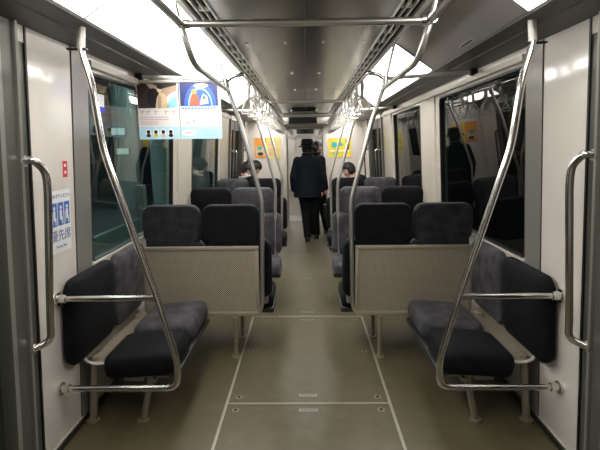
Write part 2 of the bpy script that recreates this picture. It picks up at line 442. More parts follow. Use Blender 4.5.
# gangway
bm = bmesh.new()
for i in range(8):
    y = YE+.1+i*.09
    for x0, x1, z0, z1 in ((DX0-.06, DX0, 0, 2.0), (DX1, DX1+.06, 0, 2.0), (DX0, DX1, 1.94, 2.0)):
        box(bm, x0, x1, y, y+.07, z0, z1, .015)
        box(bm, x0-(.03 if x0 < 0 else -.02), x1, y+.07, y+.09, z0, z1)
box(bm, DX0-.06, DX1+.06, YE+.1, YE+.84, -.04, 0)
k += 1; struct('trim_%d' % k, bm, M_grey)
# the next car, seen through the gangway
Y2, Y3 = YE+.84, YE+7.4
bm = B(-1.3, 1.3, Y2, Y3, -.06, 0); struct('floor.001', bm, M_floor, smooth=False)
bm = B(-.55, .55, Y2, Y3, 2.2, 2.22); struct('ceiling.002', bm, M_ceil, smooth=False)
bm = bmesh.new(); box(bm, -1.3, DX0, Y2, Y2+.05, 0, 2.42); box(bm, DX1, 1.3, Y2, Y2+.05, 0, 2.42); box(bm, DX0, DX1, Y2, Y2+.05, 1.95, 2.42)
box(bm, -1.3, -.4, Y3, Y3+.05, 0, 2.42); box(bm, .4, 1.3, Y3, Y3+.05, 0, 2.42); box(bm, -.4, .4, Y3, Y3+.05, 1.95, 2.42); box(bm, -.4, .4, Y3+.06, Y3+.1, 0, 1.95)
struct('wall_end.001', bm, M_wall, smooth=False)
bm = bmesh.new()
for s in (-1, 1):
    wbox(bm, s, Y2, Y3, 0, .9, 0, -.05); wbox(bm, s, Y2, Y3, 1.95, 2.1, 0, -.05)
    for a in (0, 2.1, 4.2, 6.0): wbox(bm, s, Y2+a, Y2+a+.5, .9, 1.95, 0, -.05)
struct('wall_side', bm, M_pillar, smooth=False)
for s, sn in ((-1, 'left'), (1, 'right')):
    bm = bmesh.new(); P2 = [(.948, 2.108), (.60, 2.345), (.612, 2.36), (.96, 2.124)]
    a = [bm.verts.new((s*x, Y2+.06, z)) for x, z in P2]; b = [bm.verts.new((s*x, Y3-.1, z)) for x, z in P2]
    for q in range(4): bm.faces.new((a[q], a[(q+1) % 4], b[(q+1) % 4], b[q]))
    bm.faces.new(a); bm.faces.new(b[::-1])
    tag(obj('ceiling_light_cover', bm, M_lightcover2, smooth=False), 'glowing ceiling cover on the %s in the next car beyond the gangway' % sn, 'ceiling light', 'ceiling light covers in the next car')

# ------------------------------------------------------------------ floor strips and hatches
bm = bmesh.new()
for s in (-1, 1): box(bm, s*.5-.008, s*.5+.008, -.5, 3.965, 0, .004)
for y in (1.10, 2.53, 3.96): box(bm, -.5, .5, y-.007, y+.007, 0, .0045)
k += 1; struct('trim_%d' % k, bm, M_strip, smooth=False)
def hatch(y0, y1, label, wx=.485, fast=True):
    h = obj('floor_hatch', B(-wx, wx, y0+.012, y1-.012, -.01, .0025), M_hatch, smooth=False)
    tag(h, label, 'floor hatch', 'floor hatches in the aisle')
    for y in (y0+.09, y1-.075):
        bm = bmesh.new(); box(bm, -.055, .055, y-.014, y+.014, .002, .006, .004); obj('hatch_handle', bm, M_under, h)
        bm = bmesh.new()
        for i in range(9): box(bm, -.046+i*.0108, -.040+i*.0108, y-.008, y+.008, .0055, .0068)
        obj('grip_ribs', bm, M_black, h, smooth=False)
    for x in ((-1, 1) if fast else ()):
        for y in (y0+.07, y1-.07) + (((y0+y1)/2,) if y1-y0 > 1.3 else ()):
            bm = bmesh.new(); cyl(bm, (x*(wx-.05), y, .003), .02, .004, seg=20); f = obj('fastener', bm, M_strip, h)
            bm = bmesh.new(); cyl(bm, (x*(wx-.05), y, .0052), .013, .002, seg=16); c = obj('fastener_slot', bm, M_black, h)
    return h
hatch(1.10, 2.53, 'nearest olive floor hatch framed by steel strips at the bottom of the view')
hatch(2.53, 3.96, 'olive floor hatch between the two benches, framed by steel strips')
def thin_hatch(y0, y1, label):
    h = hatch(y0, y1, label, .24, False)
thin_hatch(3.99, 5.26, 'olive floor hatch in the aisle between the first two seat rows')
thin_hatch(5.27, 6.45, 'olive floor hatch in the aisle behind the second seat row')
bm = bmesh.new()
for y in (3.99, 5.265, 6.46): box(bm, -.27, .27, y-.004, y+.004, 0, .0035)
k += 1; struct('trim_%d' % k, bm, M_strip, smooth=False)

# screws in the ceiling
bm = bmesh.new()
for y in (3.0, 4.2, 5.4, 6.6):
    for x in (-.37, -.12, .12, .37): cyl(bm, (x, y, 2.198), .013, .006, seg=10)
k += 1; struct('trim_%d' % k, bm, M_chrome)

# ------------------------------------------------------------------ seats
def double_seat(s, y0, f, ca, cw, label, panel=False, group='paired seats across the car'):
    """two seats on one frame. s side, y0 = plane of their backs, f = facing (+1 away from camera), ca/cw = fabric at the aisle / at the window"""
    cx = .74
    t = thing('double_seat', label, 'double seat', (s*cx, y0, 0), group)
    def face(x, z, tilt=0):
        m = T(s*(x-cx), 0, z)
        if f > 0: m = m @ Rz(PI)
        return m @ Rx(tilt)
    for xh, wh, xb, wb, fm in ((.557, .425, .508, .485, ca), (.998, .425, .985, .44, cw)):
        bm = bmesh.new(); pad(bm, wh, .285, .085, .07, face(xh, .998), .012); obj('headrest', bm, fm, t)
        bm = bmesh.new(); pad(bm, wb, .45, .105, .07, face(xb, .655), .015); obj('backrest', bm, fm, t)
        # cushion: pad laid flat
        bm = bmesh.new(); m = T(s*(xb-cx), f*.29, .315) @ Rx(-PI/2)
        pad(bm, wb, .45, .115, .08, m, .018); obj('seat_cushion', bm, fm, t)
    for xh, fm in ((.557, ca), (.998, cw)):
        bm = bmesh.new(); pad(bm, .40, .62, .05, .06, face(xh, .79) @ T(0, -.014, 0), .002); obj('back_shell', bm, fm, t)
    bm = bmesh.new()
    box(bm, s*(.26-cx) if s > 0 else s*(1.2-cx), s*(1.2-cx) if s > 0 else s*(.26-cx), *sorted((f*.08, f*.46)), .285, .325, .01)
    obj('seat_frame', bm, M_shell, t)
    for yy in ((-.085, .27) if panel else (f*.08, f*.40)):
        bm = bmesh.new(); cyl(bm, (s*(.535-cx), yy, .158), .016, .316, seg=14); cyl(bm, (s*(.535-cx), yy, .006), .035, .012, seg=18); obj('leg', bm, M_leg, t)
    # side hinge plate seen beside the panel
    bm = bmesh.new(); box(bm, *sorted((s*(.30-cx), s*(.345-cx))), *sorted((f*.02, f*.1)), .38, .52, .006); obj('hinge_plate', bm, M_grey, t)
    if panel:
        bm = bmesh.new(); xo = WX(.6)-.05
        b2 = bmesh.new(); w_, h_ = xo-.355, .522
        o = rrect(w_, h_, .012)
        A_ = [b2.verts.new((x, 0, z)) for x, z in o]; B_ = [b2.verts.new((x, .02, z)) for x, z in o]; n = len(o)
        for j in range(n): b2.faces.new((A_[j], A_[(j+1) % n], B_[(j+1) % n], B_[j]))
        b2.faces.new(A_); b2.faces.new(B_[::-1])
        merge(bm, b2, 0, T(s*((xo+.355)/2-cx), -.05, .576)); p = obj('perforated_panel', bm, M_perf, t, smooth=False)
        bm = bmesh.new(); xa, xb_ = sorted((s*(.352-cx), s*(xo-cx)))
        box(bm, xa, xb_, -.056, -.026, .815, .842, .003); box(bm, xa, xb_, -.056, -.026, .312, .345, .003)
        box(bm, xa, xa+.028, -.056, -.026, .345, .815, .003); box(bm, xb_-.028, xb_, -.056, -.026, .345, .815, .003)
        obj('panel_rim', bm, M_beige, t)
    return t
ROW = (3.24, 4.72, 6.13)
double_seat(-1, ROW[0], 1, M_fblack, M_fgrey, 'left double seat behind the perforated panel nearest the camera, black by the aisle', True)
double_seat(1, ROW[0], 1, M_fblack, M_fgrey, 'right double seat behind the perforated panel nearest the camera, black by the aisle', True)
double_seat(-1, ROW[1], -1, M_ftaupe, M_fblack, 'left double seat of the middle row, grey by the aisle and black by the window')
double_seat(1, ROW[1], -1, M_ftaupe, M_fblack, 'right double seat of the middle row, grey by the aisle and black by the window')
double_seat(-1, ROW[2], -1, M_fblack, M_ftaupe, 'left double seat of the farthest row, black by the aisle, passengers behind it')
double_seat(1, ROW[2], -1, M_fblack, M_ftaupe, 'right double seat of the farthest row, black by the aisle, passenger behind it')

# ------------------------------------------------------------------ benches along the walls
def bench(s, y0, label, group, near=True):
    """two-place bench with its back to the side wall. y0 = camera end, local origin on the floor at the wall"""
    t = thing('wall_bench', label, 'bench', (s*1.25, y0, 0), group)
    def X(x): return s*(x-1.25)
    for i, fm in ((0, M_fblack), (1, M_ftaupe)):
        ya, yb = (-.05, .475) if i == 0 else (.485, .98)
        h = .47
        bm = bmesh.new(); wd = yb-ya
        # pad's own frame: width along X, face at -Y -> turn so it faces the aisle
        m = T(X(WX(.66)-.012), (ya+yb)/2, .667) @ Ry(-s*.075) @ Rz(-s*PI/2)
        pad(bm, wd, h, .062, .075, m, .015); obj('backrest', bm, fm, t)
        ya2 = .075 if i == 0 else ya+.03
        bm = bmesh.new(); wd = yb-ya2
        m = T(X(.925), (ya2+yb)/2, .318) @ Ry(s*.09) @ Rz(-s*PI/2) @ Rx(-PI/2)
        pad(bm, wd, .40, .118, .06, m, .012); obj('seat_cushion', bm, fm, t)
    # curved perforated tray between the backs and the cushions
    prof = [(1.245, .415), (1.232, .392), (1.20, .378), (1.155, .376), (1.11, .385)]
    bm = bmesh.new(); ys = [.14+.78*j/8 for j in range(9)]
    top = [[bm.verts.new((X(x), y, z)) for x, z in prof] for y in ys]; bot = [[bm.verts.new((X(x), y, z-.014)) for x, z in prof] for y in ys]
    for g, fl in ((top, 0), (bot, 1)):
        for j in range(8):
            for q in range(4): bm.faces.new((g[j][q], g[j][q+1], g[j+1][q+1], g[j+1][q]))
    for j in range(8):
        for q in (0, 4): bm.faces.new((top[j][q], top[j+1][q], bot[j+1][q], bot[j][q]))
    for j in (0, 8):
        for q in range(4): bm.faces.new((top[j][q], top[j][q+1], bot[j][q+1], bot[j][q]))
    obj('perforated_tray', bm, M_perf2, t)
    bm = bmesh.new(); tube(bm, [(X(x), .136, z-.006) for x, z in [(1.248, .43)]+prof+[(1.10, .395)]], .008, .02); obj('tray_lip', bm, M_alu, t)
    bm = bmesh.new(); box(bm, *sorted((X(.72), X(1.12))), .15, .95, .285, .32, .008); obj('seat_frame', bm, M_shell, t)
    for yy in (.17, .80):
        bm = bmesh.new(); tube(bm, [(X(1.245), yy, .0), (X(1.2), yy, .40)], .021); cyl(bm, (X(1.245), yy, .006), .036, .012); obj('leg', bm, M_leg, t)
        bm = bmesh.new(); tube(bm, [(X(.955), yy, .0), (X(.885), yy, .30)], .018); cyl(bm, (X(.955), yy, .006), .034, .012); obj('leg', bm, M_leg, t)
    bm = bmesh.new()
    box(bm, *sorted((X(.80), X(1.0))), .18, .26, .262, .288, .004); box(bm, *sorted((X(.86), X(.90))), .15, .32, .245, .27, .004)
    box(bm, *sorted((X(.95), X(1.06))), .20, .23, .23, .288, .004)
    obj('seat_bracket', bm, M_under, t)
    return t
bench(-1, 2.19, 'two-place bench on the left wall nearest the camera, black and taupe cushions', 'benches along the side walls')
bench(1, 2.19, 'two-place bench on the right wall nearest the camera, black and taupe cushions', 'benches along the side walls')
bench(-1, 6.30, 'far wall bench on the left under the two bowed passengers', 'benches along the side walls')
bench(1, 6.30, 'far wall bench on the right under the single bowed passenger', 'benches along the side walls')

# ------------------------------------------------------------------ grab rails
YF = 2.125
for s, sn in ((-1, 'left'), (1, 'right')):
    t = thing('stanchion_frame', 'slanting steel stanchion looping round the near end of the %s bench' % sn, 'grab pole', (s*1.0, YF, 0), 'slanting stanchions at the bench ends')
    def L_(x, y, z): return (s*(x-1.0), y-YF, z)
    bm = bmesh.new()
    tube(bm, [L_(1.006, YF, 2.08), L_(1.016, YF, 1.99), L_(.977, YF, 1.845), L_(.95, YF, 1.545), L_(.743, YF, .81), L_(.662, YF, .485), L_(.67, YF, .34), L_(.79, YF, .337), L_(WX(.34)-.03, YF, .337)], .0165, .07)
    obj('pole', bm, M_chrome, t)
    bm = bmesh.new(); tube(bm, [L_(.748, YF, .82), L_(WX(.82)-.03, YF, .82)], .015); obj('upper_rail', bm, M_chrome, t)
    bm = bmesh.new(); bracket(bm, L_(WX(.337), YF, .337), (-s, 0, 0)); obj('wall_flange', bm, M_chrome, t)
    bm = bmesh.new(); bracket(bm, L_(WX(.82), YF, .82), (-s, 0, 0)); obj('wall_flange', bm, M_chrome, t)
    bm = bmesh.new(); tube(bm, [L_(1.003, YF, 2.092), L_(1.013, YF, 2.005)], .0185); obj('ceiling_socket', bm, M_alu, t)
    bm = bmesh.new(); box(bm, *sorted((s*(.985-1), s*(1.075-1))), -.012, .012, 1.992, 2.0, .003); obj('socket_plate', bm, M_black, t)
    # upright door handle
    h = thing('door_grab_handle', 'upright steel grab handle on the %s door column' % sn, 'grab handle', (s*1.25, 1.93, 0), 'grab handles beside the near doors')
    bm = bmesh.new(); zt, zb, yb, yk = 1.50, .66, 1.90, 1.945
    pts = [(s*(WX(zt)-.012), yb, zt+.005), (s*(WX(zt)-.05), yb+.005, zt+.01), (s*(WX(zt)-.074), yk, zt-.04), (s*(WX(zt)-.075), yk, zt-.12), (s*(WX(zb)-.075), yk, zb+.10), (s*(WX(zb)-.072), yk, zb+.02), (s*(WX(zb)-.012), yb, zb)]
    pts = [(x-s*1.25, y-1.93, z) for x, y, z in pts]
    tube(bm, pts, .0165, .05); obj('bar', bm, M_chrome, h)
    for q in (0, -1):
        bm = bmesh.new(); cyl(bm, pts[q], .024, .012, 'X'); obj('flange', bm, M_tube, h)

# far door handles
for s, sn in ((-1, 'left'), (1, 'right')):
    for yy, ds in ((7.2, 'nearer'), (8.6, 'farther')):
        h = thing('door_grab_handle', 'thin grab handle on the %s column of the far %s door' % (ds, sn), 'grab handle', (s*1.25, yy, 0), 'grab handles beside the far doors')
        bm = bmesh.new(); tube(bm, [(s*(WX(1.5)-.03-1.25), 0, 1.5), (s*(WX(1.5)-.11-1.25), 0, 1.5), (s*(WX(.65)-.11-1.25), 0, .65), (s*(WX(.65)-.03-1.25), 0, .65)], .015, .06); obj('bar', bm, M_chrome, h)

# ceiling portals: cross bar + rails
def portal(y, label, y0, y1):
    t = thing('ceiling_rail', label, 'ceiling handrail', (0, y, 2.105), 'ceiling handrails')
    bm = bmesh.new(); tube(bm, [(-.565, 0, 0), (.565, 0, 0)], .0165); obj('cross_bar', bm, M_tube, t)
    for s in (-1, 1):
        bm = bmesh.new(); tube(bm, [(s*.565, y0-y, .0), (s*.565, 0, 0)], .0165)
        if y1 > y+.1: tube(bm, [(s*.565, 0, 0), (s*.55, .0, -.05), (s*.53, .03, -.14), (s*.53, .14, -.165), (s*.535, y1-y, -.165)], .0155, .05)
        obj('side_rail', bm, M_tube, t)
        bm = bmesh.new(); tube(bm, [(s*.565, -.01, 0), (s*.61, -.03, .235)], .011); obj('hanger', bm, M_tube, t)
        bm = bmesh.new(); cyl(bm, (s*.55, 0, 0), .021, .05, 'X'); cyl(bm, (s*.565, -.02, 0), .021, .05, 'Y'); obj('joint', bm, M_chrome, t)
    return t
portal(2.16, 'steel cross bar below the ceiling nearest the camera with side rails', -.6, 3.2)
portal(5.75, 'second steel cross bar below the ceiling above the far seats', 5.70, 5.75)
portal(8.45, 'farthest steel cross bar below the ceiling before the end wall', 8.40, 8.45)

names3 = ('nearest', 'middle', 'farthest')
PY = (3.2, 4.62, 5.95)
for s, sn in ((-1, 'left'), (1, 'right')):
    for i, y in enumerate(PY):
        t = thing('aisle_pole', '%s steel aisle pole on the %s, bent outward above the seats' % (names3[i], sn), 'grab pole', (s*.335, y, 0), 'aisle poles beside the seats')
        def L_(x, dy, z): return (s*(x-.335), dy, z)
        bm = bmesh.new(); tube(bm, [L_(.42, .03, .325), L_(.36, 0, .33), L_(.335, 0, .40), L_(.318, 0, 1.17), L_(.465, 0, 1.75), L_(.53, 0, 1.93), L_(.548, 0, 2.0)], .0155, .06)
        obj('pole', bm, M_tube, t)
        bm = bmesh.new(); tube(bm, [L_(.548, 0, 1.995), L_(.50, .0, 2.03), L_(.43, .0, 2.045), L_(.43, .14, 2.05)], .0145, .04); obj('top_arm', bm, M_chrome, t)
        bm = bmesh.new(); tube(bm, [L_(.548, 0, 1.99), L_(.62, -.03, 2.335)], .010); obj('hanger', bm, M_tube, t)
        bm = bmesh.new(); cyl(bm, L_(.545, 0, 1.99), .022, .06, (s*.1, 0, 1)); obj('joint', bm, M_chrome, t)
    # cross rails to the side wall
    for y, lb in ((3.2, 'near'), (5.95, 'far')):
        t = thing('wall_cross_rail', '%s pale cross rail from the aisle pole top to the %s cornice' % (lb, sn), 'handrail', (s*.85, y, 2.02), 'cross rails to the cornices')
        bm = bmesh.new(); tube(bm, [(s*(.56-.85), 0, -.015), (s*(1.13-.85), 0, .018)], .0135); obj('rail', bm, M_alu, t)
        bm = bmesh.new(); box(bm, *sorted((s*.265, s*.315)), -.02, .02, -.005, .04, .006); obj('bracket', bm, M_black, t)
    # strap rail
    t = thing('strap_rail', 'long pale rail carrying the hanging straps on the %s of the aisle' % sn, 'handrail', (s*.43, 3.3, 2.05), 'rails carrying the straps')
    bm = bmesh.new(); tube(bm, [(0, .02, 0), (0, 5.9, 0)], .0135); obj('rail', bm, M_chrome, t)
    for y in (4.72, 6.05, 7.4, 8.9):
        bm = bmesh.new(); tube(bm, [(0, y-3.3, 0), (s*.12, y-3.3, .15)], .009, seg=8); obj('hanger', bm, M_tube, t)

# hanging straps
def strap(loc, label, group):
    t = thing('hanging_strap', label, 'hanging strap', loc, group)
    bm = bmesh.new(); box(bm, -.012, .012, -.018, -.0145, -.135, .012, .001); box(bm, -.012, .012, .0145, .018, -.10, .012, .001); box(bm, -.012, .012, -.018, .018, .012, .0155, .001)
    tube(bm, [(-.012, -.004, -.14), (.012, -.004, -.14)], .007, seg=8)
    obj('belt', bm, M_belt, t)
    bm = bmesh.new(); box(bm, -.0135, .0135, -.02, .02, -.085, -.04, .004); obj('sleeve', bm, M_grey, t)
    pts = fillet([(0, -.002, -.128), (.03, -.002, -.15), (.066, -.002, -.245), (-.066, -.002, -.245), (-.03, -.002, -.15), (0, -.002, -.128)], .022)
    bm = bmesh.new(); tube(bm, pts, .0075, seg=8); obj('ring', bm, M_ring, t)
    return t
ORD = ['nearest', 'second', 'third', 'fourth', 'fifth', 'sixth', 'seventh', 'eighth', 'ninth', 'tenth', 'eleventh', 'twelfth', 'thirteenth', 'fourteenth', 'fifteenth']
proto = None
for s, sn in ((-1, 'left'), (1, 'right')):
    for i in range(15):
        loc = (s*.43, 3.55+i*.375, 2.052)
        lb = '%s ivory triangular hanging strap on the %s rail counting from the camera' % (ORD[i], sn)
        if proto is None: proto = strap(loc, lb, 'hanging straps over the aisle'); o = proto
        else: o = copy_tree(proto); o.location = loc; o['label'] = lb
        o.rotation_euler = (0, 0, random.uniform(-.25, .25))
for s, sn in ((-1, 'left'), (1, 'right')):
    t = thing('strap_rail', 'strap rail on the %s in the next car beyond the gangway' % sn, 'handrail', (s*.43, 10.3, 2.05), 'rails in the next car')
    bm = bmesh.new(); tube(bm, [(0, 0.05, 0), (0, 6.3, 0)], .0135); obj('rail', bm, M_chrome, t)
    for i in range(12):
        o = copy_tree(proto); o.location = (s*.43, 10.6+i*.45, 2.052)
        o['label'] = 'tiny ivory hanging strap on the %s rail inside the next car' % sn; o['group'] = 'hanging straps in the next car, %s rail' % sn

# ------------------------------------------------------------------ hanging advertisement, left, under the near cross rail
PXL, PXR, PZ0, PZ1, PYY = -1.165, -.585, 1.615, 2.0, 3.2
def flat(bm, x0, x1, z0, z1, lay, mi=0):   # thin printed layer on the poster, lay counts layers
    y1 = -.0012-lay*.0006; box(bm, x0, x1, y1-.0006, y1, z0, z1, mi=mi)
def blob(bm, pts, lay, mi=0):
    y1 = -.0012-lay*.0006
    a = [bm.verts.new((x, y1-.0006, z)) for x, z in pts]; b = [bm.verts.new((x, y1, z)) for x, z in pts]; n = len(pts)
    bm.faces.new(a).material_index = mi; bm.faces.new(b[::-1]).material_index = mi
    for j in range(n): bm.faces.new((a[j], a[(j+1) % n], b[(j+1) % n], b[j])).material_index = mi
def ell(cx, cz, rx, rz, n=20, a0=0, a1=360): return [(cx+rx*math.cos(math.radians(a0+(a1-a0)*i/n)), cz+rz*math.sin(math.radians(a0+(a1-a0)*i/n))) for i in range(n if a1-a0 == 360 else n+1)]
pcx = (PXL+PXR)/2
ps = thing('hanging_poster', 'pair of printed advertisements hanging from the near left cross rail', 'poster', (pcx, PYY, PZ0))
W2 = (PXR-PXL)/2; H = PZ1-PZ0
inks = [mat('ink_%s' % n, c, .4) for n, c in (('white', (.80, .76, .74)), ('dark_brown', (.045, .03, .025)), ('black', (.012, .010, .012)), ('cream', (.66, .50, .30)), ('tan', (.42, .30, .22)), ('sky', (.30, .60, .78)), ('pale_blue', (.48, .72, .84)), ('royal_blue', (.05, .13, .60)), ('night_blue', (.03, .04, .16)), ('red_orange', (.70, .12, .05)), ('rose_text', (.62, .42, .38)), ('grey_text', (.40, .40, .42)), ('yellow', (.80, .62, .05)), ('bright_white', (.9, .92, .95)), ('skin_print', (.80, .55, .38)), ('lime', (.35, .6, .12)), ('teal', (.05, .42, .38)), ('orange', (.82, .30, .05)))]
IK = {m.name[4:]: i for i, m in enumerate(inks)}
for half in (0, 1):
    x0 = -W2 if half == 0 else .004; x1 = -.004 if half == 0 else W2
    bm = bmesh.new(); box(bm, x0, x1, -.0012, .0012, 0, H, mi=IK['white'])
    flat(bm, x0, x1, 0, .085, 0, IK['pale_blue'])
    if half == 0:
        flat(bm, x0+.004, x1-.008, .212, H-.006, 0, IK['tan'])
        blob(bm, [(x0+.004, .212), (x0+.13, .212), (x0+.13, .30), (x0+.10, .34), (x0+.06, H-.006), (x0+.004, H-.006)], 1, IK['dark_brown'])
        blob(bm, [(x0+.10, H-.006), (x0+.15, H-.03), (x1-.09, H-.04), (x1-.008, H-.02), (x1-.008, H-.006)], 1, IK['dark_brown'])
        blob(bm, ell(x0+.115, .28, .045, .066), 2, IK['black'])
        blob(bm, [(x0+.125, .212), (x0+.215, .212), (x0+.21, .27), (x0+.198, .305), (x0+.16, .318), (x0+.138, .28)], 3, IK['cream'])
        blob(bm, ell(x0+.158, .336, .016, .02), 4, IK['skin_print']); blob(bm, ell(x0+.166, .352, .024, .014), 5, IK['black']); blob(bm, [(x0+.14, .212), (x0+.165, .212), (x0+.17, .29), (x0+.15, .30)], 5, IK['tan'])
        blob(bm, [(x1-.008, .212), (x1-.008, .325), (x1-.03, .32), (x1-.07, .295), (x1-.095, .25), (x1-.10, .212)], 2, IK['bright_white'])
        blob(bm, [(x1-.010, .213), (x1-.010, .29), (x1-.04, .285), (x1-.07, .255), (x1-.08, .213)], 3, IK['sky'])
        # title strokes and small lines, too blurred in the photograph to read
        for x, a in ((.02, .5), (.06, .5), (.12, 0), (.19, 0), (.24, .7)):
            d = .016*(1 if a else 0); blob(bm, [(x0+x, .168), (x0+x+.006, .168), (x0+x+.006+d, .198), (x0+x+d, .198)], 1, IK['rose_text'])
            blob(bm, [(x0+x-.006, .186), (x0+x+.026, .186), (x0+x+.026, .191), (x0+x-.006, .191)], 1, IK['rose_text'])
        for z, ww in ((.148, .20), (.132, .20), (.116, .13), (.102, .12)): flat(bm, x0+.012, x0+.012+ww, z, z+.005, 1, IK['rose_text'])
        for q, c in enumerate(('black', 'yellow', 'skin_print', 'black')):
            cx_ = x0+.065+q*.052
            blob(bm, ell(cx_, .042, .021, .030), 1, IK['bright_white']); blob(bm, ell(cx_, .05, .013, .014), 2, IK['black' if q != 1 else 'dark_brown']); blob(bm, ell(cx_, .026, .016, .012), 2, IK[c])
    else:
        flat(bm, x0+.004, x1-.02, .222, H-.006, 0, IK['night_blue'])
        blob(bm, ell((x0+x1)/2, .222, .112, .155, 24, 0, 180), 1, IK['royal_blue'])
        blob(bm, ell((x0+x1)/2, .222, .085, .125, 24, 0, 180), 2, IK['sky'])
        blob(bm, ell((x0+x1)/2, .222, .076, .112, 24, 0, 180), 3, IK['royal_blue'])
        blob(bm, ell((x0+x1)/2+.01, .358, .05, .014), 4, IK['bright_white'])
        blob(bm, [(x0+.07, .226), (x0+.14, .226), (x0+.135, .27), (x0+.115, .31), (x0+.085, .30)], 4, IK['red_orange'])
        blob(bm, ell(x0+.103, .318, .018, .016), 5, IK['orange'])
        blob(bm, [(x0+.14, .232), (x0+.20, .238), (x0+.195, .285), (x0+.165, .305), (x0+.15, .27)], 4, IK['bright_white'])
        blob(bm, ell(x0+.172, .278, .010, .012), 5, IK['royal_blue'])
        flat(bm, x0+.004, x1-.02, .212, .224, 1, IK['pale_blue'])
        for q in range(11): flat(bm, x0+.015+q*.022, x0+.028+q*.022, .203, .212, 1, IK['royal_blue'])
        flat(bm, x0+.04, x0+.10, .165, .185, 1, IK['white']); flat(bm, x0+.03, x0+.07, .178, .182, 1, IK['rose_text'])
        for x, z in ((.045, .105), (.06, .108), (.085, .118), (.095, .118)): flat(bm, x0+x, x0+x+.007, z, z+.008, 1, IK['red_orange'])
        blob(bm, ell(x0+.055, .042, .05, .022), 1, IK['bright_white'])
        for z, a, b in ((.052, .15, .24), (.036, .16, .25), (.022, .15, .25)): flat(bm, x0+a, x0+b, z, z+.005, 1, IK['sky'])
        for q in range(4): flat(bm, x0+.03+q*.014, x0+.037+q*.014, .036, .05, 2, IK['red_orange'])
    obj('printed_sheet', bm, inks, ps, smooth=False)
bm = bmesh.new(); box(bm, -W2-.01, W2+.01, -.008, .008, H-.004, H+.014, .003); obj('poster_rail', bm, M_alu, ps)
for x in (-.2, .2):
    bm = bmesh.new(); box(bm, x-.01, x+.01, -.004, .004, H+.012, H+.045, .001); obj('clip', bm, M_alu, ps)

# ------------------------------------------------------------------ stickers on the left panel
def wm(side, y, z, off):
    """matrix putting local XY onto the left wall, text reading towards +Y"""
    zc = Vector((side*.065, 0, 1)).normalized()*1.0
    up = Vector((-side*.065, 0, 1)).normalized(); xx = Vector((0, 1, 0)) if side < 0 else Vector((0, -1, 0))
    nn = xx.cross(up); p = Vector((side*(WX(z)-off), y, z))
    return Matrix(((xx.x, up.x, nn.x, p.x), (xx.y, up.y, nn.y, p.y), (xx.z, up.z, nn.z, p.z), (0, 0, 0, 1)))
m0 = wm(-1, 2.19, 1.2, .0008)
st = obj('priority_seat_sticker', B(-.095, .095, -.155, .155, 0, .0008), M_white, smooth=False); st.matrix_world = m0
tag(st, 'white and blue priority seat sticker on the left panel', 'sticker')
text('sticker_text', '優先席', .062, M_navytext, T(.0, -.072, .0012), st)
text('sticker_text', 'おゆずりください', .023, M_navytext, T(0, .125, .0012), st)
text('sticker_text', 'Priority Seat', .019, M_navytext, T(0, -.125, .0012), st)
for q in range(3):
    bm = bmesh.new(); cx_ = -.058+q*.058; box(bm, cx_-.025, cx_+.025, -.02, .095, .0008, .0014); o = obj('pictogram', bm, M_blue, st, smooth=False)
    bm = bmesh.new(); cyl(bm, (cx_, .07, .0016), .009, .001, seg=14); box(bm, cx_-.009, cx_+.009, .02, .058, .0012, .002); box(bm, cx_-.008, cx_+.016, .008, .022, .0012, .002)
    box(bm, cx_+.008, cx_+.015, -.012, .012, .0012, .002)
    if q != 1: box(bm, cx_-.018, cx_-.014, -.012, .05, .0012, .002)
    obj('figure', bm, M_white, o, smooth=False)
st = obj('red_notice_sticker', B(-.04, .04, -.065, .065, 0, .0008), M_wall, smooth=False); st.matrix_world = wm(-1, 2.245, 1.435, .0008)
tag(st, 'small red notice with two white marks above the priority seat sticker', 'sticker')
bm = B(-.022, .022, -.02, .06, .0008, .0014); r_ = obj('red_field', bm, M_red, st, smooth=False)
bm = bmesh.new(); box(bm, -.008, .008, .032, .045, .0013, .002); box(bm, -.008, .008, -.002, .012, .0013, .002); obj('white_mark', bm, M_white, r_, smooth=False)
st = obj('round_notice_sticker', cyl(bmesh.new(), (0, 0, .0004), .045, .0008, seg=28), M_white); st.matrix_world = wm(-1, 2.085, 1.40, .0008)
tag(st, 'round white sticker with a pink rim half hidden behind the left handle', 'sticker')
bm = bmesh.new(); pts = [(.036*math.cos(a*PI/12), .036*math.sin(a*PI/12), .0012) for a in range(25)]; tube(bm, pts, .003, seg=6); obj('pink_rim', bm, inks[IK['rose_text']], st)
st = obj('window_sticker', B(-.075, .075, -.05, .05, 0, .001), M_white, smooth=False); st.matrix_world = wm(-1, 2.665, 1.815, -.015)
tag(st, 'white card with a blue lower band on the near left window', 'sticker')
obj('blue_band', B(-.075, .075, -.05, -.02, .001, .0016), M_blue2, st, smooth=False)

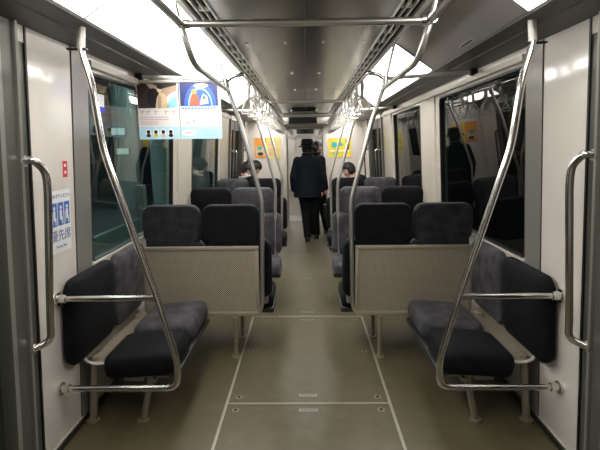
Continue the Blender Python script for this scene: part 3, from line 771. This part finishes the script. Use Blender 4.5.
# ------------------------------------------------------------------ end wall posters, sign, ceiling vent
def wallposter(x0, x1, z0, z1, label, left):
    p = thing('wall_poster', label, 'poster', ((x0+x1)/2, YE-.003, z0), 'yellow posters on the end wall'); h = z1-z0; w_ = (x1-x0)/2
    bm = bmesh.new(); box(bm, -w_, w_, -.0012, .0012, 0, h, mi=IK['yellow'])
    if left:
        flat(bm, -w_, -.02, 0, h, 0, IK['orange']); flat(bm, -w_+.02, -.03, .04, h*.55, 1, IK['cream']); blob(bm, ell(-w_*.6, h*.5, .05, .04), 2, IK['teal']); blob(bm, ell(-w_*.55, h*.2, .06, .035), 2, IK['dark_brown'])
        flat(bm, .01, w_-.02, .03, h-.04, 0, IK['cream'])
        for q in range(6): flat(bm, .03, w_-.04, .06+q*.05, .072+q*.05, 1, IK['lime'] if q % 2 else IK['orange'])
    else:
        blob(bm, ell(-w_*.5, h*.65, .06, .06), 0, IK['teal']); blob(bm, ell(.0, h*.7, .06, .05), 0, IK['lime']); blob(bm, ell(.03, h*.66, .035, .035), 1, IK['teal'])
        blob(bm, [(w_*.55, h*.4), (w_*.8, h*.4), (w_*.85, h*.85), (w_*.5, h*.9)], 0, IK['dark_brown']); flat(bm, -w_+.03, w_-.03, h*.3, h*.36, 0, IK['bright_white']); flat(bm, -w_+.03, 0, h*.15, h*.22, 0, IK['lime'])
    obj('printed_sheet', bm, inks, p, smooth=False)
    bm = bmesh.new()
    for a, b, c, d in ((-w_-.012, -w_, 0, h), (w_, w_+.012, 0, h), (-w_-.012, w_+.012, -.012, 0), (-w_-.012, w_+.012, h, h+.012)): box(bm, a, b, -.006, .0025, c, d)
    obj('poster_frame', bm, M_alu, p, smooth=False)
wallposter(-1.06, -.53, 1.34, 1.74, 'yellow and orange poster on the end wall left of the gangway', True)
wallposter(.46, .93, 1.34, 1.72, 'bright yellow poster with green marks on the end wall right of the gangway', False)
t = thing('display_sign', 'black destination display hanging above the gangway opening', 'display', (-.06, 9.07, 2.0))
obj('housing', B(-.28, .28, -.03, .02, 0, .15, .008), M_sign, t); obj('screen', B(-.26, .26, -.034, -.029, .015, .135), M_slot, t, smooth=False)
for x in (-.2, .2): obj('mount', B(x-.01, x+.01, -.01, .01, .148, .2), M_tube, t, smooth=False)
t = thing('ceiling_vent', 'dark oval ventilation grille on the ceiling near the far end', 'vent', (-.03, 8.0, 2.2))
bm = bmesh.new(); pad(bm, .46, .30, .05, .12, T(0, 0, 0) @ Rx(PI/2), .004); obj('housing', bm, M_sign, t)
bm = bmesh.new()
for i in range(6): box(bm, -.17, .17, -.09+i*.034, -.082+i*.034, -.062, -.05)
obj('grille_slats', bm, M_grey, t, smooth=False)
# next car: its own display
t = thing('display_sign', 'small black display above the far gangway in the next car', 'display', (-.02, 15.8, 2.0))
obj('housing', B(-.3, .3, -.03, .02, 0, .15, .008), M_sign, t)

# ------------------------------------------------------------------ people
def remesh(bm, vox, smooth=4):
    me = bpy.data.meshes.new('tmp'); bmesh.ops.recalc_face_normals(bm, faces=bm.faces[:]); bm.to_mesh(me); bm.free()
    o = bpy.data.objects.new('tmp', me); C.objects.link(o)
    md = o.modifiers.new('r', 'REMESH'); md.mode = 'VOXEL'; md.voxel_size = vox
    if smooth: ms = o.modifiers.new('s', 'SMOOTH'); ms.iterations = smooth; ms.factor = .5
    dg = bpy.context.evaluated_depsgraph_get(); m2 = bpy.data.meshes.new_from_object(o.evaluated_get(dg))
    bpy.data.objects.remove(o); b = bmesh.new(); b.from_mesh(m2); bpy.data.meshes.remove(m2); return b
def limb(bm, pts, radii, seg=14):
    P_ = []; R_ = []
    for i in range(len(pts)-1):
        a, b = Vector(pts[i]), Vector(pts[i+1])
        for q in range(5): t = q/5; P_.append(a.lerp(b, t)); R_.append(radii[i]*(1-t)+radii[i+1]*t)
    P_.append(Vector(pts[-1])); R_.append(radii[-1])
    tube(bm, P_, 0, seg=seg, radii=R_)
    for p, r in zip(pts, radii):
        b2 = bmesh.new(); bmesh.ops.create_icosphere(b2, subdivisions=2, radius=r*.99); merge(bm, b2, 0, Matrix.Translation(p))
def hand(bm, wrist, d, pn, thumb, grip=.9, sc=1):
    """palm + five bent fingers. d = direction of the hand, pn = palm normal, thumb = side the thumb leaves"""
    d = Vector(d).normalized(); pn = Vector(pn); pn = (pn-d*pn.dot(d)).normalized(); sd = Vector(thumb); sd = (sd-d*sd.dot(d)-pn*sd.dot(pn)).normalized(); w_ = Vector(wrist)
    for k_ in (-.024, 0, .024): limb(bm, [w_+sd*k_*.5, w_+d*.045*sc+sd*k_, w_+d*.085*sc+sd*k_], [.02*sc, .017*sc, .013*sc], 10)
    for j, (off, ln) in enumerate(((.032, .068), (.011, .078), (-.011, .072), (-.032, .056))):
        p = w_+d*.082*sc+sd*off*sc; a = 0; pts = [p]
        for q, fr in enumerate((.45, .32, .23)):
            a += grip*(.55+.25*q); p = p+(d*math.cos(a)+pn*math.sin(a))*ln*fr*sc; pts.append(p)
        limb(bm, pts, [.0095*sc, .009*sc, .0085*sc, .0075*sc], 8)
    p = w_+d*.025*sc+sd*.02*sc; q_ = p+(d*.6+sd*.7+pn*.25).normalized()*.04*sc; r_ = q_+(d*.8+sd*.1+pn*.6).normalized()*.035*sc
    limb(bm, [p, q_, r_], [.013*sc, .011*sc, .009*sc], 8)
def head_mesh(bm, mtx, sc=1):
    b2 = bmesh.new(); bmesh.ops.create_icosphere(b2, subdivisions=4, radius=1)
    for v in b2.verts:
        x, y, z = v.co
        r = Vector((x*.074, y*.093, z*.115))
        if z < 0: r.x *= 1+.28*z; r.y *= 1+.10*z        # narrower jaw
        if y > .3:
            r.y += .020*math.exp(-((x/.16)**2+((z+.12)/.2)**2))       # nose
            r.y += .007*math.exp(-((x/.26)**2+((z+.52)/.08)**2))      # lips
            r.y -= .008*math.exp(-(((abs(x)-.36)/.16)**2+((z-.05)/.13)**2))   # eye sockets
            r.y += .006*math.exp(-((x/.3)**2+((z+.85)/.15)**2))       # chin
        v.co = r*sc
    merge(bm, b2, 0, mtx)
    for s in (-1, 1):
        b2 = bmesh.new(); bmesh.ops.create_icosphere(b2, subdivisions=2, radius=1)
        merge(bm, b2, 0, mtx @ T(s*.074*sc, -.005, -.005) @ Matrix.Diagonal((.010, .018, .032, 1)))
def hair_mesh(mtx, length=.0, sc=1):
    b2 = bmesh.new(); bmesh.ops.create_icosphere(b2, subdivisions=4, radius=1)
    dele = []
    for v in b2.verts:
        x, y, z = v.co
        n = .004*math.sin(x*23+z*9)+.003*math.sin(y*31+z*17)
        r = Vector((x*(.086+n), y*(.104+n), z*(.122+n)+.006))
        if y > .25 and z < .38: r.y = min(r.y, .045); r.x *= .88; r.z = max(r.z, -.02)
        elif z < -.25 and length == 0: r.z = max(r.z, -.065)
        elif z < 0: r.z *= 1+length
        v.co = r*sc
    return merge(bmesh.new(), b2, 0, mtx)
def face_bits(t, mtx, mouth=True):
    for s in (-1, 1):
        bm = bmesh.new(); bmesh.ops.create_icosphere(bm, subdivisions=2, radius=.0105); bmesh.ops.transform(bm, matrix=mtx @ T(s*.029, .079, .008), verts=bm.verts[:]); e = obj('eye', bm, M_mask, t)
        bm = bmesh.new(); bmesh.ops.create_icosphere(bm, subdivisions=2, radius=.0055); bmesh.ops.transform(bm, matrix=mtx @ T(s*.029, .087, .008), verts=bm.verts[:]); obj('iris', bm, M_hair, e)
        bm = bmesh.new(); limb(bm, [tuple(mtx @ Vector((s*.014, .091, .026))), tuple(mtx @ Vector((s*.045, .080, .028)))], [.003, .002], 6); obj('eyebrow', bm, M_hair, t)
    if mouth:
        bm = bmesh.new(); limb(bm, [tuple(mtx @ Vector((-.02, .085, -.058))), tuple(mtx @ Vector((0, .092, -.060))), tuple(mtx @ Vector((.02, .085, -.058)))], [.003, .005, .003], 6); obj('mouth', bm, M_pinkcl, t)

def walker(loc, rz, label, coat, hat=True, head_yaw=0, bag=None, sc=1.0, skin=M_skin, coat_len=.73):
    t = thing('person', label, 'person', loc, None, rz)
    hm = T(0, .02, 1.525) @ Rz(head_yaw) @ Rx(-.08)
    bm = bmesh.new()
    head_mesh(bm, hm)
    limb(bm, [(0, .0, 1.36), (0, .005, 1.44)], [.058, .054])
    loft(bm, [(.86, .15, .11, 0, 0), (1.0, .14, .10, 0, 0), (1.2, .17, .11, 0, 0), (1.32, .18, .10, 0, 0), (1.38, .08, .07, 0, 0)])
    LL = [(-.07, 0, .86), (-.035, .03, .48), (-.005, -.10, .085)]; RL = [(.09, 0, .86), (.12, .06, .48), (.145, .14, .085)]
    for l in (LL, RL): limb(bm, l, [.085, .055, .036])
    for l in (LL, RL): limb(bm, [(l[2][0], l[2][1], .06), (l[2][0], l[2][1]+.15, .04)], [.035, .028])
    A = [[(-.165, 0, 1.335), (-.235, -.04, 1.07), (-.23, .06, .84)], [(.165, 0, 1.335), (.235, -.03, 1.07), (.235, .03, .83)]]
    for a in A: limb(bm, a, [.055, .042, .028])
    hand(bm, A[0][2], (0, .1, -1), (1, 0, 0), (0, 1, 0)); hand(bm, A[1][2], (0, .05, -1), (-1, 0, 0), (0, 1, 0), 1.1)
    obj('body', remesh(bm, .0075, 2), skin, t)
    bm = bmesh.new()
    h0 = coat_len
    loft(bm, [(h0, .235, .175, 0, 0), (h0+.12, .225, .165, 0, 0), (1.0, .205, .150, 0, 0), (1.15, .208, .150, 0, 0), (1.28, .212, .140, 0, 0), (1.35, .19, .11, 0, 0), (1.405, .10, .085, 0, 0), (1.44, .074, .074, 0, .0)], 32)
    for a in A: limb(bm, [a[0], a[1], (a[2][0], a[2][1], a[2][2]+.01)], [.068, .06, .05])
    cbm = remesh(bm, .011, 5)
    cpo = obj('coat', cbm, coat, t)
    bm = bmesh.new(); tube(bm, [(.078*math.cos(a*PI/10), .004+.078*math.sin(a*PI/10), 1.44) for a in range(21)], .016, seg=8); obj('collar', bm, coat, t)
    bm = bmesh.new()
    loft(bm, [(.74, .165, .12, 0, 0), (.95, .16, .115, 0, 0)])
    for l in (LL, RL): limb(bm, [(l[0][0], l[0][1], .86), l[1], (l[2][0], l[2][1], .09)], [.108, .078, .064])
    obj('trousers', remesh(bm, .011, 4), M_trous, t)
    for l in (LL, RL):
        bm = bmesh.new(); x, y = l[2][0], l[2][1]
        limb(bm, [(x, y-.025, .048), (x, y+.08, .042), (x, y+.17, .03)], [.046, .045, .030]); 
        for v in bm.verts: v.co.z = max(v.co.z, .006)
        sh = obj('shoe', remesh(bm, .008, 2), M_shoe, t); bm = bmesh.new(); box(bm, x-.04, x+.04, y-.065, y+.18, 0, .014, .005); obj('sole', bm, M_black, sh)
    obj('hair', hair_mesh(hm), M_hair, t)
    face_bits(t, hm)
    if hat:
        bm = bmesh.new(); r_ = [(.0, .095, .11), (.0, .160, .175), (.006, .158, .172), (.035, .107, .125), (.115, .098, .116), (.135, .08, .098), (.14, .03, .04)]
        loft(bm, [(z+.02, a, b, 0, 0) for z, a, b in r_], 32); bmesh.ops.transform(bm, matrix=hm @ Rx(.1), verts=bm.verts[:]); ht = obj('hat', bm, M_cloth, t)
        bm = bmesh.new(); loft(bm, [(z+.02, a, b, 0, 0) for z, a, b in ((.036, .109, .127), (.06, .107, .124))], 32); bmesh.ops.transform(bm, matrix=hm @ Rx(.1), verts=bm.verts[:]); obj('hat_band', bm, M_trous, ht)
    return t, A
mloc = (.02, 7.45, 0)
walker(mloc, 0, 'person in a dark navy coat and brimmed hat walking away down the aisle', M_coat)
p2 = (.17, 8.05, 0)
walker(p2, -.9, 'person in black beyond the hatted walker, face turned, carrying a black handbag', M_cloth, hat=False, head_yaw=-.85, skin=M_pinkskin)
# handbag in the second walker's left... near hand
bx_, by_ = p2[0]+.17, p2[1]-.165
t = thing('handbag', 'black handbag held low by the person beyond the hatted walker', 'handbag', (bx_-.0, by_, .31))
bm = bmesh.new(); pad(bm, .30, .24, .09, .03, T(-.045, 0, .12) @ Rz(PI/2), .008); 
o = obj('bag_body', bm, M_leather, t)
bm = bmesh.new()
for s in (-1, 1): tube(bm, [(s*.02, -.07, .235), (s*.006, -.025, .425), (s*.006, .02, .425), (s*.02, .07, .235)], .0055, .05, seg=8)
obj('handle', bm, M_leather, t)
bm = bmesh.new(); box(bm, -.05, .05, -.02, .02, .225, .25, .004); obj('clasp', bm, M_tube, t)

def sitter(loc, rz, label, lean, coat, mask=False, skin=M_skin, collar=None, phone=False, head_pitch=.7, hair_len=0, head_yaw=0):
    """seated, facing local +Y, torso leaning forward by lean"""
    t = thing('person', label, 'person', loc, None, rz)
    hip = Vector((0, 0, .56)); u = Vector((0, math.sin(lean), math.cos(lean)))
    fw = Vector((0, math.cos(lean), -math.sin(lean)))
    def tp(x, a, b=0): p = hip+u*a+fw*b; return (x, p.y, p.z)
    ch = tp(0, .44); nb = tp(0, .56); hc = Vector(tp(0, .70)) + Vector((0, .03, -.01))
    hm = Matrix.Translation(hc) @ Rz(head_yaw) @ Rx(-head_pitch)
    bm = bmesh.new(); head_mesh(bm, hm)
    limb(bm, [ch, nb, tuple(hc-Vector((0, .0, .03)))], [.07, .06, .052])
    limb(bm, [tp(0, -.02), tp(0, .15), tp(0, .37)], [.13, .115, .125])
    limb(bm, [tp(-.16, .46), tp(.16, .46)], [.06, .06])
    for s in (-1, 1):
        limb(bm, [(s*.09, .03, .53), (s*.11, .42, .50), (s*.11, .40, .09)], [.085, .055, .038]); limb(bm, [(s*.11, .39, .05), (s*.11, .53, .035)], [.034, .026])
        sh = tp(s*.18, .47); el = (s*.21, Vector(sh).y+.10, .74); wr = (s*.06, Vector(sh).y+.30, .80)
        limb(bm, [sh, el, wr], [.055, .042, .028]); hand(bm, wr, (-s*.3, .5, .35), (-s*.6, -.2, .5), (-s*.2, -.2, 1), .8)
    obj('body', remesh(bm, .0075, 2), skin, t)
    bm = bmesh.new()
    limb(bm, [tp(0, -.0), tp(0, .15), tp(0, .38)], [.150, .15, .158]); limb(bm, [tp(-.15, .45), tp(0, .49), tp(.15, .45)], [.085, .095, .085]); limb(bm, [tp(0, .49), tp(0, .55)], [.10, .075])
    for s in (-1, 1):
        sh = tp(s*.18, .47); el = (s*.21, Vector(sh).y+.10, .74); wr = (s*.065, Vector(sh).y+.29, .797)
        limb(bm, [sh, el, wr], [.08, .064, .045])
    limb(bm, [tp(0, .26, -.04), tp(0, .47, -.06)], [.15, .125]); obj('jacket', remesh(bm, .011, 4), coat, t)
    bm = bmesh.new()
    for s in (-1, 1): limb(bm, [(s*.09, .0, .54), (s*.11, .43, .515), (s*.11, .40, .10)], [.108, .078, .058])
    limb(bm, [(-.07, 0, .54), (.07, 0, .54)], [.12, .12])
    obj('trousers', remesh(bm, .011, 4), M_trous, t)
    for s in (-1, 1):
        bm = bmesh.new(); limb(bm, [(s*.11, .37, .05), (s*.11, .47, .043), (s*.11, .56, .03)], [.046, .044, .03]); 
        for v in bm.verts: v.co.z = max(v.co.z, .002)
        obj('shoe', remesh(bm, .008, 2), M_shoe, t)
    obj('hair', hair_mesh(hm, hair_len), M_hair, t)
    face_bits(t, hm, not mask)
    if mask:
        b2 = bmesh.new(); bmesh.ops.create_icosphere(b2, subdivisions=3, radius=1)
        for v in b2.verts:
            v.co = Vector((v.co.x*.062, .048+max(v.co.y, -.2)*.062, -.045+v.co.z*.048))
        bmesh.ops.transform(b2, matrix=hm, verts=b2.verts[:]); mk = obj('face_mask', b2, M_mask, t)
    if collar:
        bm = bmesh.new(); c = Vector(tp(0, .575)); pts = [(.085*math.cos(a*PI/9), c.y+.075*math.sin(a*PI/9), c.z+.012*math.sin(a*PI/9)) for a in range(19)]
        tube(bm, pts, .019, seg=10); obj('scarf', bm, collar, t)
    if phone:
        ph = Vector((0, Vector(tp(0, .47)).y+.37, .86)); 
        q = thing('mobile_phone', 'dark phone held by the masked passenger in black on the left', 'phone', tuple(Matrix.Translation(loc) @ Rz(rz) @ ph), None, rz)
        obj('phone_body', merge(bmesh.new(), B(-.036, .036, -.004, .004, -.07, .07, .003), 0, Rx(-.6)), M_sign, q)
    return t
sitter((-1.04, 6.66, 0), -PI/2, 'masked person in black sitting bowed on the far left bench, nearer of two', .20, M_cloth, mask=True, collar=M_collar, phone=True, head_pitch=.75, head_yaw=-.5)
sitter((-1.0, 7.14, 0), -PI/2, 'dark-haired person bowed on the far left bench, behind the masked passenger', .22, M_cloth, head_pitch=.8)
sitter((.93, 6.80, 0), PI/2, 'person in black with a pink scarf sitting bowed on the far right bench', .38, M_cloth, skin=M_pinkskin, collar=M_pinkcl, head_pitch=.45, head_yaw=.3)

# ------------------------------------------------------------------ outside
bm = B(-7, -1.50, -4, 20, -.3, -.02); struct('floor_platform', bm, mat('platform_paving', (.11, .12, .12), .35, noise=.2, nscale=5), smooth=False).name = 'floor.002'
bm = B(-7.1, -7, -4, 24, -.3, 4); struct('wall_station', bm, mat('station_wall_cladding', (.10, .14, .14), .5, noise=.3, nscale=1.2), smooth=False)
bm = B(-7, -1.6, -4, 24, 3.4, 3.5); struct('ceiling.003', bm, mat('station_soffit', (.12, .14, .14), .6), smooth=False)
bm = B(3.0, 3.1, -4, 24, -1, 4); struct('wall_tunnel', bm, mat('dark_concrete', (.03, .03, .03), .8, noise=.3, nscale=2), smooth=False)
M_stlight = emis('platform_tube_light', (.85, 1, .97), STATION_STRENGTH)
for i, (x, y) in enumerate(((-3.2, 3.0), (-3.2, 7.0), (-3.2, 11.0), (-5.4, 5.0), (-5.4, 9.0))):
    tag(obj('platform_light', B(x-.08, x+.08, y-.9, y+.9, 3.3, 3.38, .01), M_stlight), 'tube light %s over the platform beyond the left windows' % ['nearest to the car', 'second from the camera', 'third from the camera', 'over the far side', 'deepest in the station'][i], 'light', 'platform tube lights')
M_conc = mat('pale_platform_column', (.26, .33, .32), .5, noise=.1, nscale=4)
for i, (x, y, r) in enumerate(((-3.3, 10.4, .26), (-3.4, 14.5, .28), (-3.9, 7.4, .24), (-4.75, 12.0, .3))):
    bm = bmesh.new(); cyl(bm, (0, 0, 1.7), r, 3.4, seg=28); cyl(bm, (0, 0, .06), r*1.15, .12, seg=28); cyl(bm, (0, 0, 1.3), r*1.04, .06, seg=28)
    tag(obj('platform_column', bm, M_conc, loc=(x, y, -.02)), 'round pale station column %s seen through the left window' % ['nearest the train', 'farthest along the track', 'nearest the camera', 'at the back of the platform'][i], 'column', 'station columns')
# low platform fence with glass doors
t = thing('platform_barrier', 'low platform edge barrier with pale panels outside the left windows', 'barrier', (-1.95, 2.0, -.02))
for i in range(7):
    y = i*1.6
    bm = bmesh.new(); box(bm, -.05, .05, y, y+.12, 0, 1.15, .01); obj('barrier_post', bm, M_grey, t)
    bm = bmesh.new(); box(bm, -.03, .03, y+.14, y+1.58, .05, .78, .01); obj('barrier_panel', bm, mat('barrier_panel_paint', (.09, .13, .125), .4), t)
for i, (x, y, z) in enumerate(((-3.8, 9.3, 1.82), (-4.1, 10.2, 1.42), (-2.9, 8.4, 2.0))):
    s_ = thing('platform_sign', 'small pale lit sign on the platform %s' % ['upper left of the three', 'lowest of the three', 'rightmost of the three'][i], 'sign', (x, y, z), 'platform signs')
    obj('sign_box', B(-.15, .15, -.05, .05, 0, .16, .01), M_grey, s_); obj('sign_face', B(-.135, .135, -.056, -.049, .015, .145), emis('lit_sign_face', (.75, .95, .95), .22), s_, smooth=False)
    obj('sign_rod', B(-.01, .01, -.01, .01, .155, 3.4-z), M_grey, s_, smooth=False)
